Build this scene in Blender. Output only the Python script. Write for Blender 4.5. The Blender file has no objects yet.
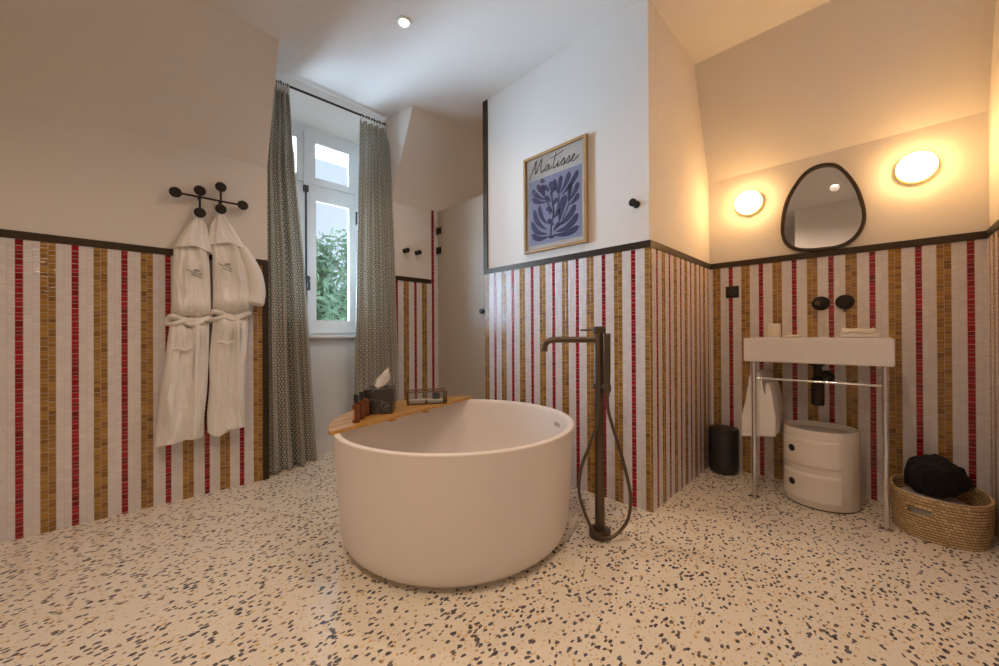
import bpy, bmesh, math, random
from mathutils import Vector, Matrix, noise
random.seed(4)
C = bpy.context.scene.collection
PI = math.pi
cos, sin = math.cos, math.sin

# ------------------------------------------------------------------ node helpers
class NT:
    def __init__(s, name):
        s.m = bpy.data.materials.new(name); s.m.use_nodes = True
        s.t = s.m.node_tree; s.t.nodes.clear()
        s.out = s.t.nodes.new('ShaderNodeOutputMaterial')
    def n(s, kind, ins=None, **kw):
        nd = s.t.nodes.new(kind)
        for k, v in kw.items(): setattr(nd, k, v)
        for k, v in (ins or {}).items(): s.put(nd.inputs[k], v)
        return nd
    def put(s, sock, v):
        if isinstance(v, bpy.types.NodeSocket): s.t.links.new(v, sock)
        elif isinstance(v, (tuple, list)) and sock.type == 'RGBA': sock.default_value = (*v[:3], 1)
        else: sock.default_value = v
    def math(s, op, a, b=0.0, c=0.0):
        nd = s.n('ShaderNodeMath', operation=op)
        s.put(nd.inputs[0], a); s.put(nd.inputs[1], b); s.put(nd.inputs[2], c)
        return nd.outputs[0]
    def mix(s, f, a, b):
        nd = s.n('ShaderNodeMix', data_type='RGBA')
        s.put(nd.inputs['Factor'], f); s.put(nd.inputs['A'], a); s.put(nd.inputs['B'], b) if False else None
        s.put(nd.inputs[6], a); s.put(nd.inputs[7], b)
        return nd.outputs[2]
    def pos(s):
        g = s.n('ShaderNodeNewGeometry')
        x = s.n('ShaderNodeSeparateXYZ', {0: g.outputs['Position']})
        return g.outputs['Position'], x.outputs
    def bump(s, h, strength=.3, dist=.01):
        return s.n('ShaderNodeBump', {'Height': h, 'Strength': strength, 'Distance': dist}).outputs[0]
    def bsdf(s, **kw):
        nd = s.n('ShaderNodeBsdfPrincipled')
        for k, v in kw.items(): s.put(nd.inputs[k.replace('_', ' ')], v)
        s.t.links.new(nd.outputs[0], s.out.inputs[0])
        return nd

def plain(name, col, rough=.5, metal=0, var=.04, nscale=30, bumps=0, bscale=200, **kw):
    t = NT(name); p, _ = t.pos()
    nz = t.n('ShaderNodeTexNoise', {'Vector': p, 'Scale': nscale, 'Detail': 3.0}).outputs[0]
    a = tuple(min(1, c*(1+var)) for c in col); b = tuple(c*(1-var) for c in col)
    args = dict(Base_Color=t.mix(nz, b, a), Roughness=rough, Metallic=metal)
    if bumps:
        bz = t.n('ShaderNodeTexNoise', {'Vector': p, 'Scale': bscale, 'Detail': 4.0}).outputs[0]
        args['Normal'] = t.bump(bz, bumps, .004)
    args.update(kw)
    t.bsdf(**args)
    return t.m

def mosaic(name, axis, phase, tile):
    t = NT(name); p, x = t.pos()
    u = t.math('DIVIDE', t.math('SUBTRACT', x[axis], phase), tile)
    col = t.math('FLOOR', u); fu = t.math('FRACT', u)
    m = t.math('FLOORED_MODULO', col, 7.0)
    colr = t.n('ShaderNodeTexWhiteNoise', {'W': t.math('ADD', col, axis*37.3)}, noise_dimensions='1D').outputs[0]
    v0 = t.math('ADD', t.math('DIVIDE', x[2], .0225), colr)
    wob = t.math('MULTIPLY', t.math('SINE', t.math('ADD', t.math('MULTIPLY', v0, 1.9), t.math('MULTIPLY', colr, 40.))), .22)
    v = t.math('ADD', v0, wob)
    row = t.math('FLOOR', v); fv = t.math('FRACT', v)
    wn = t.n('ShaderNodeTexWhiteNoise', {'Vector': t.n('ShaderNodeCombineXYZ', {0: col, 1: row, 2: float(axis)}).outputs[0]}, noise_dimensions='3D')
    r = wn.outputs[0]; rc = t.n('ShaderNodeSeparateColor', {0: wn.outputs[1]}).outputs
    isred = t.math('LESS_THAN', m, .5)
    isgold = t.math('LESS_THAN', t.math('ABSOLUTE', t.math('SUBTRACT', m, 3.5)), .9)
    red = t.mix(r, (.19, .002, .006), (.39, .007, .019))
    gold = t.mix(r, (.19, .080, .008), (.43, .22, .036))
    gold = t.mix(t.math('MULTIPLY', rc[2], .35), gold, (.42, .24, .06))
    white = t.mix(r, (.71, .665, .665), (.78, .745, .745))
    c = t.mix(isred, white, red); c = t.mix(isgold, c, gold)
    eu = t.math('MINIMUM', fu, t.math('SUBTRACT', 1., fu))
    ev = t.math('MINIMUM', fv, t.math('SUBTRACT', 1., fv))
    e = t.math('MINIMUM', eu, ev)
    g = t.math('LESS_THAN', e, .035)
    c = t.mix(t.math('MULTIPLY', g, .75), c, (.60, .54, .50))
    tilt = t.math('ADD', t.math('MULTIPLY', t.math('SUBTRACT', rc[0], .5), fu), t.math('MULTIPLY', t.math('SUBTRACT', rc[1], .5), fv))
    nz = t.n('ShaderNodeTexNoise', {'Vector': p, 'Scale': 90., 'Detail': 1.}).outputs[0]
    edge = t.math('MINIMUM', t.math('MULTIPLY', e, 8.), 1.)
    h = t.math('ADD', t.math('ADD', t.math('MULTIPLY', tilt, .7), t.math('MULTIPLY', nz, .5)), t.math('MULTIPLY', edge, .5))
    t.bsdf(Base_Color=c, Roughness=t.math('ADD', t.math('MULTIPLY', g, .5), .16), Normal=t.bump(h, .45, .0035))
    return t.m

def terrazzo():
    t = NT('terrazzo'); p, x = t.pos()
    nz = t.n('ShaderNodeTexNoise', {'Vector': p, 'Scale': 45., 'Detail': 2.})
    off = t.n('ShaderNodeVectorMath', {0: nz.outputs[1], 1: (.5, .5, .5)}, operation='SUBTRACT').outputs[0]
    off = t.n('ShaderNodeVectorMath', {0: off, 3: .016}, operation='SCALE').outputs[0]
    pd = t.n('ShaderNodeVectorMath', {0: p, 1: off}, operation='ADD').outputs[0]
    base = t.mix(t.n('ShaderNodeTexNoise', {'Vector': p, 'Scale': 9., 'Detail': 5.}).outputs[0], (.79, .725, .60), (.86, .80, .69))
    def layer(rot, scl, keep, rad, loc):
        mp = t.n('ShaderNodeMapping', {'Vector': pd, 'Rotation': (0, 0, rot), 'Scale': (scl[0], scl[1], 1.), 'Location': (loc, loc*1.7, 0)})
        vo = t.n('ShaderNodeTexVoronoi', {'Vector': mp.outputs[0], 'Scale': 1.0, 'Randomness': .9}, voronoi_dimensions='2D', feature='F1')
        cs = t.n('ShaderNodeSeparateColor', {0: vo.outputs['Color']}).outputs
        kp = t.math('LESS_THAN', cs[0], keep)
        rr = t.math('MULTIPLY', t.math('ADD', t.math('MULTIPLY', cs[1], .45), .60), rad)
        return t.math('MULTIPLY', kp, t.math('LESS_THAN', vo.outputs['Distance'], rr)), cs[2]
    c = base
    for rot, scl, keep, rad, loc, ca, cb in (
        (.4, (60, 78), .34, .30, 3.1, (.70, .53, .34), (.66, .58, .48)),
        (-.9, (48, 74), .13, .32, 8.7, (.72, .47, .17), (.55, .34, .16)),
        (.2, (34, 56), .18, .34, 1.7, (.070, .068, .080), (.15, .145, .15)),
        (-1.1, (36, 58), .20, .34, 6.3, (.065, .066, .085), (.17, .16, .165)),
        (1.0, (46, 66), .13, .36, 9.9, (.09, .075, .065), (.20, .17, .145))):
        k, cr = layer(rot, scl, keep, rad, loc)
        c = t.mix(k, c, t.mix(cr, ca, cb))
    t.bsdf(Base_Color=c, Roughness=.15, Specular_IOR_Level=.5)
    return t.m

def curtain_fabric():
    t = NT('lattice_curtain_fabric')
    uv = t.n('ShaderNodeUVMap').outputs[0]
    x = t.n('ShaderNodeSeparateXYZ', {0: uv}).outputs
    k = 2*PI/.046
    a = t.math('SINE', t.math('MULTIPLY', x[0], k))
    b = t.math('SINE', t.math('ADD', t.math('MULTIPLY', x[0], k*.5), t.math('MULTIPLY', x[1], k*.60)))
    d = t.math('SINE', t.math('SUBTRACT', t.math('MULTIPLY', x[0], k*.5), t.math('MULTIPLY', x[1], k*.60)))
    f = t.math('ADD', t.math('ABSOLUTE', b), t.math('ABSOLUTE', d))
    dark = t.math('LESS_THAN', t.math('ABSOLUTE', t.math('SUBTRACT', f, 1.10)), .26)
    dot = t.math('GREATER_THAN', f, 1.75)
    c = t.mix(dark, (.86, .83, .75), (.12, .15, .155))
    c = t.mix(dot, c, (.40, .28, .15))
    wv = t.n('ShaderNodeTexNoise', {'Vector': uv, 'Scale': 700.}).outputs[0]
    pr = t.n('ShaderNodeBsdfPrincipled', {'Base Color': c, 'Roughness': .85, 'Normal': t.bump(wv, .2, .002)})
    tr = t.n('ShaderNodeBsdfTranslucent', {'Color': c})
    mx = t.n('ShaderNodeMixShader', {0: .25, 1: pr.outputs[0], 2: tr.outputs[0]})
    t.t.links.new(mx.outputs[0], t.out.inputs[0])
    return t.m

def emit(name, col, s):
    t = NT(name)
    e = t.n('ShaderNodeEmission', {'Color': col, 'Strength': s})
    t.t.links.new(e.outputs[0], t.out.inputs[0]); return t.m

def thin_glass(name, refl=.08, tint=(.97, .98, .98)):
    t = NT(name)
    tr = t.n('ShaderNodeBsdfTransparent', {'Color': tint}); gl = t.n('ShaderNodeBsdfGlossy', {'Roughness': .02})
    fr = t.n('ShaderNodeFresnel', {'IOR': 1.45})
    mx = t.n('ShaderNodeMixShader', {0: t.math('MULTIPLY', fr.outputs[0], refl*10), 1: tr.outputs[0], 2: gl.outputs[0]})
    t.t.links.new(mx.outputs[0], t.out.inputs[0]); return t.m

def frosted():
    t = NT('satin_shower_glass')
    pr = t.n('ShaderNodeBsdfPrincipled', {'Base Color': (.66, .59, .50), 'Roughness': .28})
    tr = t.n('ShaderNodeBsdfTranslucent', {'Color': (.75, .73, .68)})
    mx = t.n('ShaderNodeMixShader', {0: .40, 1: pr.outputs[0], 2: tr.outputs[0]})
    t.t.links.new(mx.outputs[0], t.out.inputs[0]); return t.m

def marble_black():
    t = NT('black_veined_stone'); p, _ = t.pos()
    n1 = t.n('ShaderNodeTexNoise', {'Vector': p, 'Scale': 7., 'Detail': 5., 'Distortion': 1.5}).outputs[0]
    v = t.math('LESS_THAN', t.math('ABSOLUTE', t.math('SUBTRACT', n1, .5)), .018)
    c = t.mix(t.math('MULTIPLY', v, .35), t.mix(n1, (.014, .014, .015), (.060, .055, .052)), (.22, .20, .18))
    t.bsdf(Base_Color=c, Roughness=.22); return t.m

def wood(name, a, b, axis_rot=0.14):
    t = NT(name); p, _ = t.pos()
    mp = t.n('ShaderNodeMapping', {'Vector': p, 'Rotation': (0, 0, -axis_rot), 'Scale': (3., 60., 20.)})
    n1 = t.n('ShaderNodeTexNoise', {'Vector': mp.outputs[0], 'Scale': 1.6, 'Detail': 5.}).outputs[0]
    t.bsdf(Base_Color=t.mix(n1, a, b), Roughness=.28); return t.m

def wicker():
    t = NT('woven_palm')
    uv = t.n('ShaderNodeUVMap').outputs[0]
    x = t.n('ShaderNodeSeparateXYZ', {0: uv}).outputs
    v = t.math('DIVIDE', x[1], .0125); row = t.math('FLOOR', v); fv = t.math('FRACT', v)
    u = t.math('ADD', t.math('DIVIDE', x[0], .017), t.math('MULTIPLY', row, .37)); fu = t.math('FRACT', u)
    wn = t.n('ShaderNodeTexWhiteNoise', {'Vector': t.n('ShaderNodeCombineXYZ', {0: t.math('FLOOR', u), 1: row}).outputs[0]}, noise_dimensions='2D').outputs[0]
    hv = t.math('SINE', t.math('MULTIPLY', fv, PI)); hu = t.math('POWER', t.math('SINE', t.math('MULTIPLY', fu, PI)), .4)
    h = t.math('MULTIPLY', hv, hu)
    c = t.mix(wn, (.60, .41, .20), (.82, .62, .36))
    c = t.mix(t.math('LESS_THAN', h, .38), c, (.26, .15, .06))
    t.bsdf(Base_Color=c, Roughness=.6, Normal=t.bump(h, .9, .006)); return t.m

def leaf_mat():
    t = NT('tree_leaves'); p, _ = t.pos()
    n1 = t.n('ShaderNodeTexNoise', {'Vector': p, 'Scale': 2.5, 'Detail': 3.}).outputs[0]
    c = t.mix(n1, (.10, .17, .08), (.28, .38, .22))
    pr = t.n('ShaderNodeBsdfPrincipled', {'Base Color': c, 'Roughness': .5})
    tr = t.n('ShaderNodeBsdfTranslucent', {'Color': c})
    mx = t.n('ShaderNodeMixShader', {0: .4, 1: pr.outputs[0], 2: tr.outputs[0]})
    t.t.links.new(mx.outputs[0], t.out.inputs[0]); return t.m

PAINT = plain('warm_white_plaster', (.80, .755, .70), .75, var=.015, nscale=3, bumps=.06, bscale=60)
CEIL = plain('ceiling_white_paint', (.82, .79, .755), .8, var=.01, nscale=3)
WHITEPAINT = plain('white_joinery_paint', (.80, .81, .81), .35, var=.01)
BRONZE = plain('dark_bronze_trim', (.055, .038, .024), .38, .55, var=.12)
BLACK = plain('matt_black_metal', (.022, .017, .014), .42, .4, var=.1)
GUN = plain('brushed_gunmetal', (.125, .092, .066), .36, .8, var=.08, nscale=60)
TUBWHITE = plain('matt_solid_surface', (.84, .785, .73), .42, var=.01, nscale=5)
CERAMIC = plain('white_ceramic', (.82, .78, .73), .18, var=.01)
CHROME = plain('polished_chrome', (.62, .62, .64), .12, 1., var=.01)
BRASS = plain('brushed_brass', (.90, .70, .24), .45, .3, var=.05)
OAK = plain('light_oak', (.42, .25, .10), .45, var=.22, nscale=18)
TERRY = plain('white_terry_cloth', (.86, .83, .79), .95, var=.03, nscale=50, bumps=.5, bscale=260)
COTTON = plain('white_cotton', (.82, .79, .75), .95, var=.03, nscale=40, bumps=.25, bscale=220)
EMBRO = plain('dark_grey_thread', (.10, .095, .10), .8, var=.1)
PLASTIC = plain('ivory_plastic', (.80, .74, .66), .25, var=.01)
TRAY = plain('glossy_grey_plastic', (.46, .42, .38), .05, var=.01)
DARKHOLE = plain('dark_recess', (.012, .008, .006), .6)
BINBLACK = plain('black_enamel', (.022, .020, .019), .35, var=.06)
RUBBER = plain('black_rubber', (.018, .018, .018), .7)
AMBER = plain('amber_glass', (.20, .052, .014), .10, var=.1, Transmission_Weight=.25)
CAP = plain('black_cap_plastic', (.014, .013, .013), .35)
LABEL = plain('cream_paper_label', (.66, .47, .33), .7, var=.05)
TISSUE = plain('tissue_paper', (.86, .82, .78), .9)
GLASS = thin_glass('clear_glass'); WGLASS = thin_glass('window_glass', .05)
COPPER = plain('antique_copper_edge', (.16, .075, .04), .4, .7, var=.15)
PAPER = plain('poster_paper', (.80, .77, .74), .7, var=.01)
BLUEPANEL = plain('pale_blue_print', (.40, .44, .66), .7, var=.03)
BLUE = plain('dark_blue_print', (.075, .085, .215), .7, var=.12, nscale=90)
INK = plain('black_ink', (.035, .03, .03), .7)
BAGCLOTH = plain('black_bag_cloth', (.006, .006, .007), .85, var=.2, nscale=60, bumps=.2)
GREYCLOTH = plain('pale_grey_cloth', (.55, .52, .52), .95, var=.06, bumps=.3)
SOAP = plain('soap_cream', (.80, .73, .62), .4)
GREYBOX = plain('blue_grey_card', (.10, .12, .16), .7)
STEEL = plain('dark_window_iron', (.06, .068, .075), .4, .5)
MIRROR = plain('mirror_silver', (.80, .80, .80), .0, 1., var=0)
BARK = plain('tree_bark', (.10, .07, .05), .9, var=.3)
DRYGROUND = plain('garden_ground', (.74, .75, .76), .95, var=.2)
FLOORMAT = terrazzo(); CURT = curtain_fabric(); STONE = marble_black(); FROST = frosted()
TEAK = wood('oiled_teak', (.36, .165, .028), (.66, .37, .10)); WICK = wicker(); LEAF = leaf_mat()
LAMPRING = plain('brass_added_glow', (.80, .60, .20), .45, .2, var=.05, Emission_Color=(1., .70, .16, 1), Emission_Strength=.45)  # faint emission added so the brass looks lit by the lamp
LAMPGLOW = emit('opal_lamp_glow', (1., .57, .22), 40.)
SPOTGLOW = emit('downlight_glow', (1., .85, .66), 22.)

# ------------------------------------------------------------------ mesh helpers
def box(bm, x0, x1, y0, y1, z0, z1, bev=0):
    vs = [bm.verts.new((x, y, z)) for x in (x0, x1) for y in (y0, y1) for z in (z0, z1)]
    fs = [bm.faces.new([vs[i] for i in f]) for f in ((0, 1, 3, 2), (4, 6, 7, 5), (0, 4, 5, 1), (2, 3, 7, 6), (0, 2, 6, 4), (1, 5, 7, 3))]
    if bev:
        es = {e for f in fs for e in f.edges}
        bmesh.ops.bevel(bm, geom=list(es), offset=bev, segments=2, affect='EDGES', profile=.6)
def obox(bm, c, ax, sx, sy, z0, z1, bev=0):
    """box with a rotated footprint: centre c, local x axis angle ax"""
    b2 = bmesh.new(); box(b2, -sx/2, sx/2, -sy/2, sy/2, z0, z1, bev)
    b2.transform(Matrix.Translation((c[0], c[1], 0)) @ Matrix.Rotation(ax, 4, 'Z'))
    merge(bm, b2)
def merge(bm, b2):
    me = bpy.data.meshes.new('tmp'); b2.to_mesh(me); b2.free(); bm.from_mesh(me); bpy.data.meshes.remove(me)
def rings(bm, rs, closed=True, cap0=True, cap1=True, loop=False):
    """loft between rings of points"""
    vr = [[bm.verts.new(p) for p in r] for r in rs]
    n = len(vr[0])
    pairs = list(zip(vr, vr[1:])) + ([(vr[-1], vr[0])] if loop else [])
    for a, b in pairs:
        for i in range(n if closed else n-1):
            j = (i+1) % n
            try: bm.faces.new((a[i], a[j], b[j], b[i]))
            except ValueError: pass
    if closed and not loop:
        if cap0: bm.faces.new(vr[0][::-1])
        if cap1: bm.faces.new(vr[-1])
    return vr
def lathe(bm, prof, c=(0, 0, 0), n=48, axis='Z', cap0=True, cap1=True):
    rs = []
    for r, h in prof:
        ring = []
        for i in range(n):
            a = 2*PI*i/n
            if axis == 'Z': q = (c[0]+r*cos(a), c[1]+r*sin(a), c[2]+h)
            elif axis == 'X': q = (c[0]+h, c[1]+r*cos(a), c[2]+r*sin(a))
            else: q = (c[0]+r*cos(a), c[1]+h, c[2]+r*sin(a))
            ring.append(q)
        rs.append(ring)
    rings(bm, rs, cap0=cap0, cap1=cap1)
def tube(bm, pts, r, n=12, cap=True, closed=False):
    pts = [Vector(p) for p in pts]; rs = []
    rad = r if isinstance(r, (list, tuple)) else [r]*len(pts)
    up = None
    for i, p in enumerate(pts):
        if closed: d = pts[(i+1) % len(pts)]-pts[i-1]
        else: d = pts[min(i+1, len(pts)-1)]-pts[max(i-1, 0)]
        d.normalize()
        if up is None: up = d.orthogonal().normalized()
        else:
            up = up-d*up.dot(d)
            up = up.normalized() if up.length > 1e-6 else d.orthogonal().normalized()
        s = d.cross(up)
        rs.append([p+(up*cos(2*PI*k/n)+s*sin(2*PI*k/n))*rad[i] for k in range(n)])
    rings(bm, rs, loop=closed)
def spline(pts, n=8, closed=False):
    P = [Vector(p) for p in pts]; out = []; m = len(P)
    rng = range(m) if closed else range(m-1)
    for i in rng:
        g = (lambda k: P[k % m]) if closed else (lambda k: P[max(0, min(m-1, k))])
        a, b, c, d = g(i-1), g(i), g(i+1), g(i+2)
        for k in range(n):
            t = k/n
            out.append(.5*((2*b)+(c-a)*t+(2*a-5*b+4*c-d)*t*t+(3*b-a-3*c+d)*t**3))
    if not closed: out.append(P[-1])
    return out
def poly(bm, pts, ext):
    """prism from a planar outline and an extrusion vector"""
    e = Vector(ext); a = [Vector(p) for p in pts]
    rings(bm, [a, [p+e for p in a]])
def link(name, bm, mat, base=(0, 0, 0), smooth=True, ang=35, recalc=True):
    bm.transform(Matrix.Translation(-Vector(base)))
    if recalc: bmesh.ops.recalc_face_normals(bm, faces=bm.faces)
    me = bpy.data.meshes.new(name); bm.to_mesh(me); bm.free()
    me.materials.append(mat)
    o = bpy.data.objects.new(name, me); C.objects.link(o); o.location = base
    if smooth:
        me.polygons.foreach_set('use_smooth', [True]*len(me.polygons))
        try: me.set_sharp_from_angle(angle=math.radians(ang))
        except Exception: pass
    return o
def tag(o, label, cat, group=None):
    o['label'] = label; o['category'] = cat
    if group: o['group'] = group
    return o
def thing(name, loc, label, cat, group=None):
    o = bpy.data.objects.new(name, None); C.objects.link(o); o.location = loc; o.empty_display_size = .05
    return tag(o, label, cat, group)
def part(name, bm, mat, parent, label=None, **kw):
    o = link(name, bm, mat, parent_world(parent), **kw)
    o.parent = parent; o.location = (0, 0, 0)
    if label: o['label'] = label
    return o
def parent_world(p):
    v = Vector((0, 0, 0))
    while p: v = v+p.location; p = p.parent
    return v
def struct(name, bm, mat, parent=None, **kw):
    if parent: return part(name, bm, mat, parent, **kw)
    o = link(name, bm, mat, **kw); o['kind'] = 'structure'; return o
def dup(root, delta, label):
    r = root.copy(); C.objects.link(r); r.location = root.location+Vector(delta); r['label'] = label
    for ch in root.children:
        c = ch.copy(); C.objects.link(c); c.parent = r
        for g in ch.children:
            d = g.copy(); C.objects.link(d); d.parent = c
    return r
B = bmesh.new

# ------------------------------------------------------------------ dimensions of the room
YL = 2.868      # left wall
XM = 2.000      # wall with the poster
XV = 3.028      # vanity wall
YS = .856       # alcove side wall
YR = -.399      # right wall of the alcove
H = 2.751
ZT0, ZT1 = 1.409, 1.447
YE = 2.133      # free end of the poster wall
ZK = 2.062      # where the mansard slope starts
YK = 2.567      # where it meets the ceiling
XB, YB = -1.0, -1.55   # rear and right limits of the room

# ------------------------------------------------------------------ shell
b = B(); box(b, -2.0, 3.2, -1.7, 3.3, -.12, 0); struct('floor', b, FLOORMAT, smooth=False)
b = B(); box(b, -2.0, 3.2, -1.7, 3.3, H, H+.12); struct('ceiling', b, CEIL, smooth=False)
# left wall in two pieces beside the dormer, each with its mansard slope
def mansard(x0, x1, xs0, xs1, b0, b1):
    pr0 = [(x0, YL, 0), (x0, YL, ZK), (xs0, YK, H), (b0, 3.285, H), (b0, 3.285, 0)]
    pr1 = [(x1, YL, 0), (x1, YL, ZK), (xs1, YK, H), (b1, 3.285, H), (b1, 3.285, 0)]
    q = B(); rings(q, [pr0, pr1]); return q
wl = struct('wall_left', mansard(-2.0, .702, -2.0, .692, -2.0, .60), PAINT, smooth=False)
wf = struct('wall_left_far', mansard(1.608, 3.15, 1.632, 3.15, 1.510, 3.15), PAINT, smooth=False)
b = B(); box(b, -2.0, .668, YL-.008, YL, 0, ZT0); struct('mosaic_wainscot', b, mosaic('mosaic_left', 0, -.3405, .0252), wl, smooth=False)
b = B(); box(b, 1.640, 2.009, YL-.008, YL, 0, ZT0); box(b, 2.009, 3.028, YL-.008, YL, 0, 2.095)
struct('mosaic_wainscot', b, mosaic('mosaic_left_far', 0, 1.639, .0264), wf, smooth=False)
# dormer
b = B(); box(b, .55, 1.70, 3.158, 3.40, 0, .925); struct('wall_window', b, WHITEPAINT, smooth=False)
b = B(); poly(b, [(.5, 2.895, H), (.5, 3.205, 2.612), (.5, 3.40, 2.612), (.5, 3.40, H+.02), (.5, 2.895, H+.02)], (1.3, 0, 0)); struct('wall_dormer_head', b, PAINT, smooth=False)
b = B(); box(b, .62, 1.575, 3.138, 3.158, 0, .105); box(b, .62, 1.575, 3.143, 3.158, .105, .118); struct('baseboard_window', b, WHITEPAINT, smooth=False)
# poster wall, alcove, shower
b = B(); box(b, XM, XM+.10, YS, YE, 0, H); wm = struct('wall_poster', b, PAINT, smooth=False)
b = B(); box(b, XM-.008, XM, YS-.008, YE+.002, 0, ZT0); struct('mosaic_wainscot', b, mosaic('mosaic_poster_wall', 1, .9305, .0257), wm, smooth=False)
b = B(); poly(b, [(XM+.101, YS, 0), (XV, YS, 0), (XV, YS, H), (XM+.101, YS, H)], (0, .10, 0)); wa = struct('wall_alcove_left', b, PAINT, smooth=False)
b = B(); box(b, XM, XV, YS-.008, YS, 0, ZT0); struct('mosaic_wainscot', b, mosaic('mosaic_alcove', 0, 2.0650, .0253), wa, smooth=False)
b = B(); rings(b, [[(XV, y, 0), (XV, y, 2.040), (2.728, y, H), (3.2, y, H), (3.2, y, 0)] for y in (YR-.1, YS+.1)]); wv = struct('wall_vanity', b, PAINT, smooth=False)
b = B(); box(b, XV-.008, XV, YR, YS, 0, ZT0); struct('mosaic_wainscot', b, mosaic('mosaic_vanity', 1, .0010, .0252), wv, smooth=False)
b = B(); box(b, XM, XV+.1, YR-.10, YR, 0, H); wr = struct('wall_alcove_right', b, PAINT, smooth=False)
b = B(); box(b, XM, XV, YR, YR+.008, 0, ZT0); struct('mosaic_wainscot', b, mosaic('mosaic_alcove_right', 0, 2.065, .0253), wr, smooth=False)
b = B(); box(b, XM, XM+.1, -1.7, YR-.10, 0, H); struct('wall_front_right', b, PAINT, smooth=False)
b = B(); box(b, -2.0, XM+.1, -1.7, YB, 0, H); struct('wall_right', b, PAINT, smooth=False)
b = B(); box(b, XB-.12, XB, YB, .84, 0, H); struct('wall_rear', b, PAINT, smooth=False)
b = B(); box(b, -2.1, -2.0, -1.7, 3.5, 0, H); struct('wall_rear_far', b, PAINT, smooth=False)
b = B(); box(b, XV, XV+.1, YS+.1, 3.3, 0, H); struct('wall_shower', b, PAINT, smooth=False)
# bronze trims
PRJ = .012
def trim(i, *a):
    q = B(); box(q, *a); struct('trim_%d' % i, q, BRONZE, smooth=False)
trim(1, -2.0, .702, YL-PRJ, YL, ZT0, ZT1); trim(2, .668, .704, YL-PRJ, YL+.002, 0, ZT0)
trim(3, 1.611, 2.003, YL-PRJ, YL, ZT0, ZT1); trim(4, 1.609, 1.640, YL-PRJ, YL, 0, ZT0)
trim(5, XM-PRJ, XM+.02, YS-PRJ, YE+.012, ZT0, ZT1); trim(6, XM+.02, XV, YS-PRJ, YS, ZT0, ZT1)
trim(7, XV-PRJ-.004, XV, YR, YS-PRJ, ZT0, ZT1); trim(8, XM, XV-PRJ-.004, YR, YR+PRJ, ZT0, ZT1)
trim(9, XM-.010, XM+.11, YE+.0005, YE+.016, ZT1, H-.006)
trim(10, XM-.010, XM, YE-.030, YE, ZT1, H-.006)

# ------------------------------------------------------------------ window
YW = 3.20
def frame_ring(bm, x0, x1, z0, z1, y0, y1, w):
    wl_, wr_, wb, wt = w
    box(bm, x0, x0+wl_, y0, y1, z0, z1); box(bm, x1-wr_, x1, y0, y1, z0, z1)
    box(bm, x0+wl_, x1-wr_, y0, y1, z0, z0+wb); box(bm, x0+wl_, x1-wr_, y0, y1, z1-wt, z1)
b = B(); frame_ring(b, .605, 1.600, .930, 2.625, YW, YW+.07, (.055, .155, .045, .075)); box(b, .65, 1.46, YW+.003, YW+.066, 2.100, 2.175); box(b, 1.005, 1.075, YW+.006, YW+.064, .94, 2.60)
win = struct('window_1', b, WHITEPAINT, smooth=False)
for x0, x1 in ((.652, 1.040), (1.058, 1.452)):
    b = B(); frame_ring(b, x0, x1, .965, 2.112, YW-.018, YW+.010, (.064, .064, .105, .085))
    cs = part('casement', b, WHITEPAINT, win, smooth=False)
    b = B(); box(b, x0+.064, x1-.064, YW-.010, YW-.004, 1.07, 2.027); part('pane', b, WGLASS, cs, smooth=False)
    b = B(); frame_ring(b, x0, x1, 2.160, 2.560, YW-.012, YW+.010, (.062, .062, .055, .070))
    cs = part('transom', b, WHITEPAINT, win, smooth=False)
    b = B(); box(b, x0+.062, x1-.062, YW-.004, YW+.002, 2.215, 2.490); part('pane', b, WGLASS, cs, smooth=False)
b = B(); box(b, 1.030, 1.068, YW-.024, YW, .965, 2.56, .004); part('cover_strip', b, WHITEPAINT, win)
b = B(); box(b, .62, 1.54, 3.110, 3.24, .925, .952, .006); part('window_sill', b, WHITEPAINT, win)
b = B(); tube(b, [(1.040, YW-.036, .96), (1.040, YW-.036, 2.12)], .0075); box(b, 1.022, 1.058, YW-.048, YW-.020, 2.075, 2.125, .004); box(b, 1.030, 1.050, YW-.046, YW-.018, .955, .985, .003)
esp = part('window_bolt', b, STEEL, win, 'dark iron bolt rod')
b = B(); lathe(b, [(.001, -.03), (.022, -.026), (.026, -.012), (.020, 0)], (1.042, YW-.03, 1.395), 20, 'Y'); tube(b, spline([(1.042, YW-.055, 1.40), (1.046, YW-.07, 1.37), (1.048, YW-.072, 1.33), (1.046, YW-.066, 1.30)], 5), [.010]*11+[.010, .012, .013, .013, .010], 12)
part('handle', b, STEEL, esp)
b = B(); tube(b, [(1.455, YW-.024, 1.90), (1.455, YW-.024, 2.01)], .009); part('hinge', b, STEEL, win, 'dark iron hinge')
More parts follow.
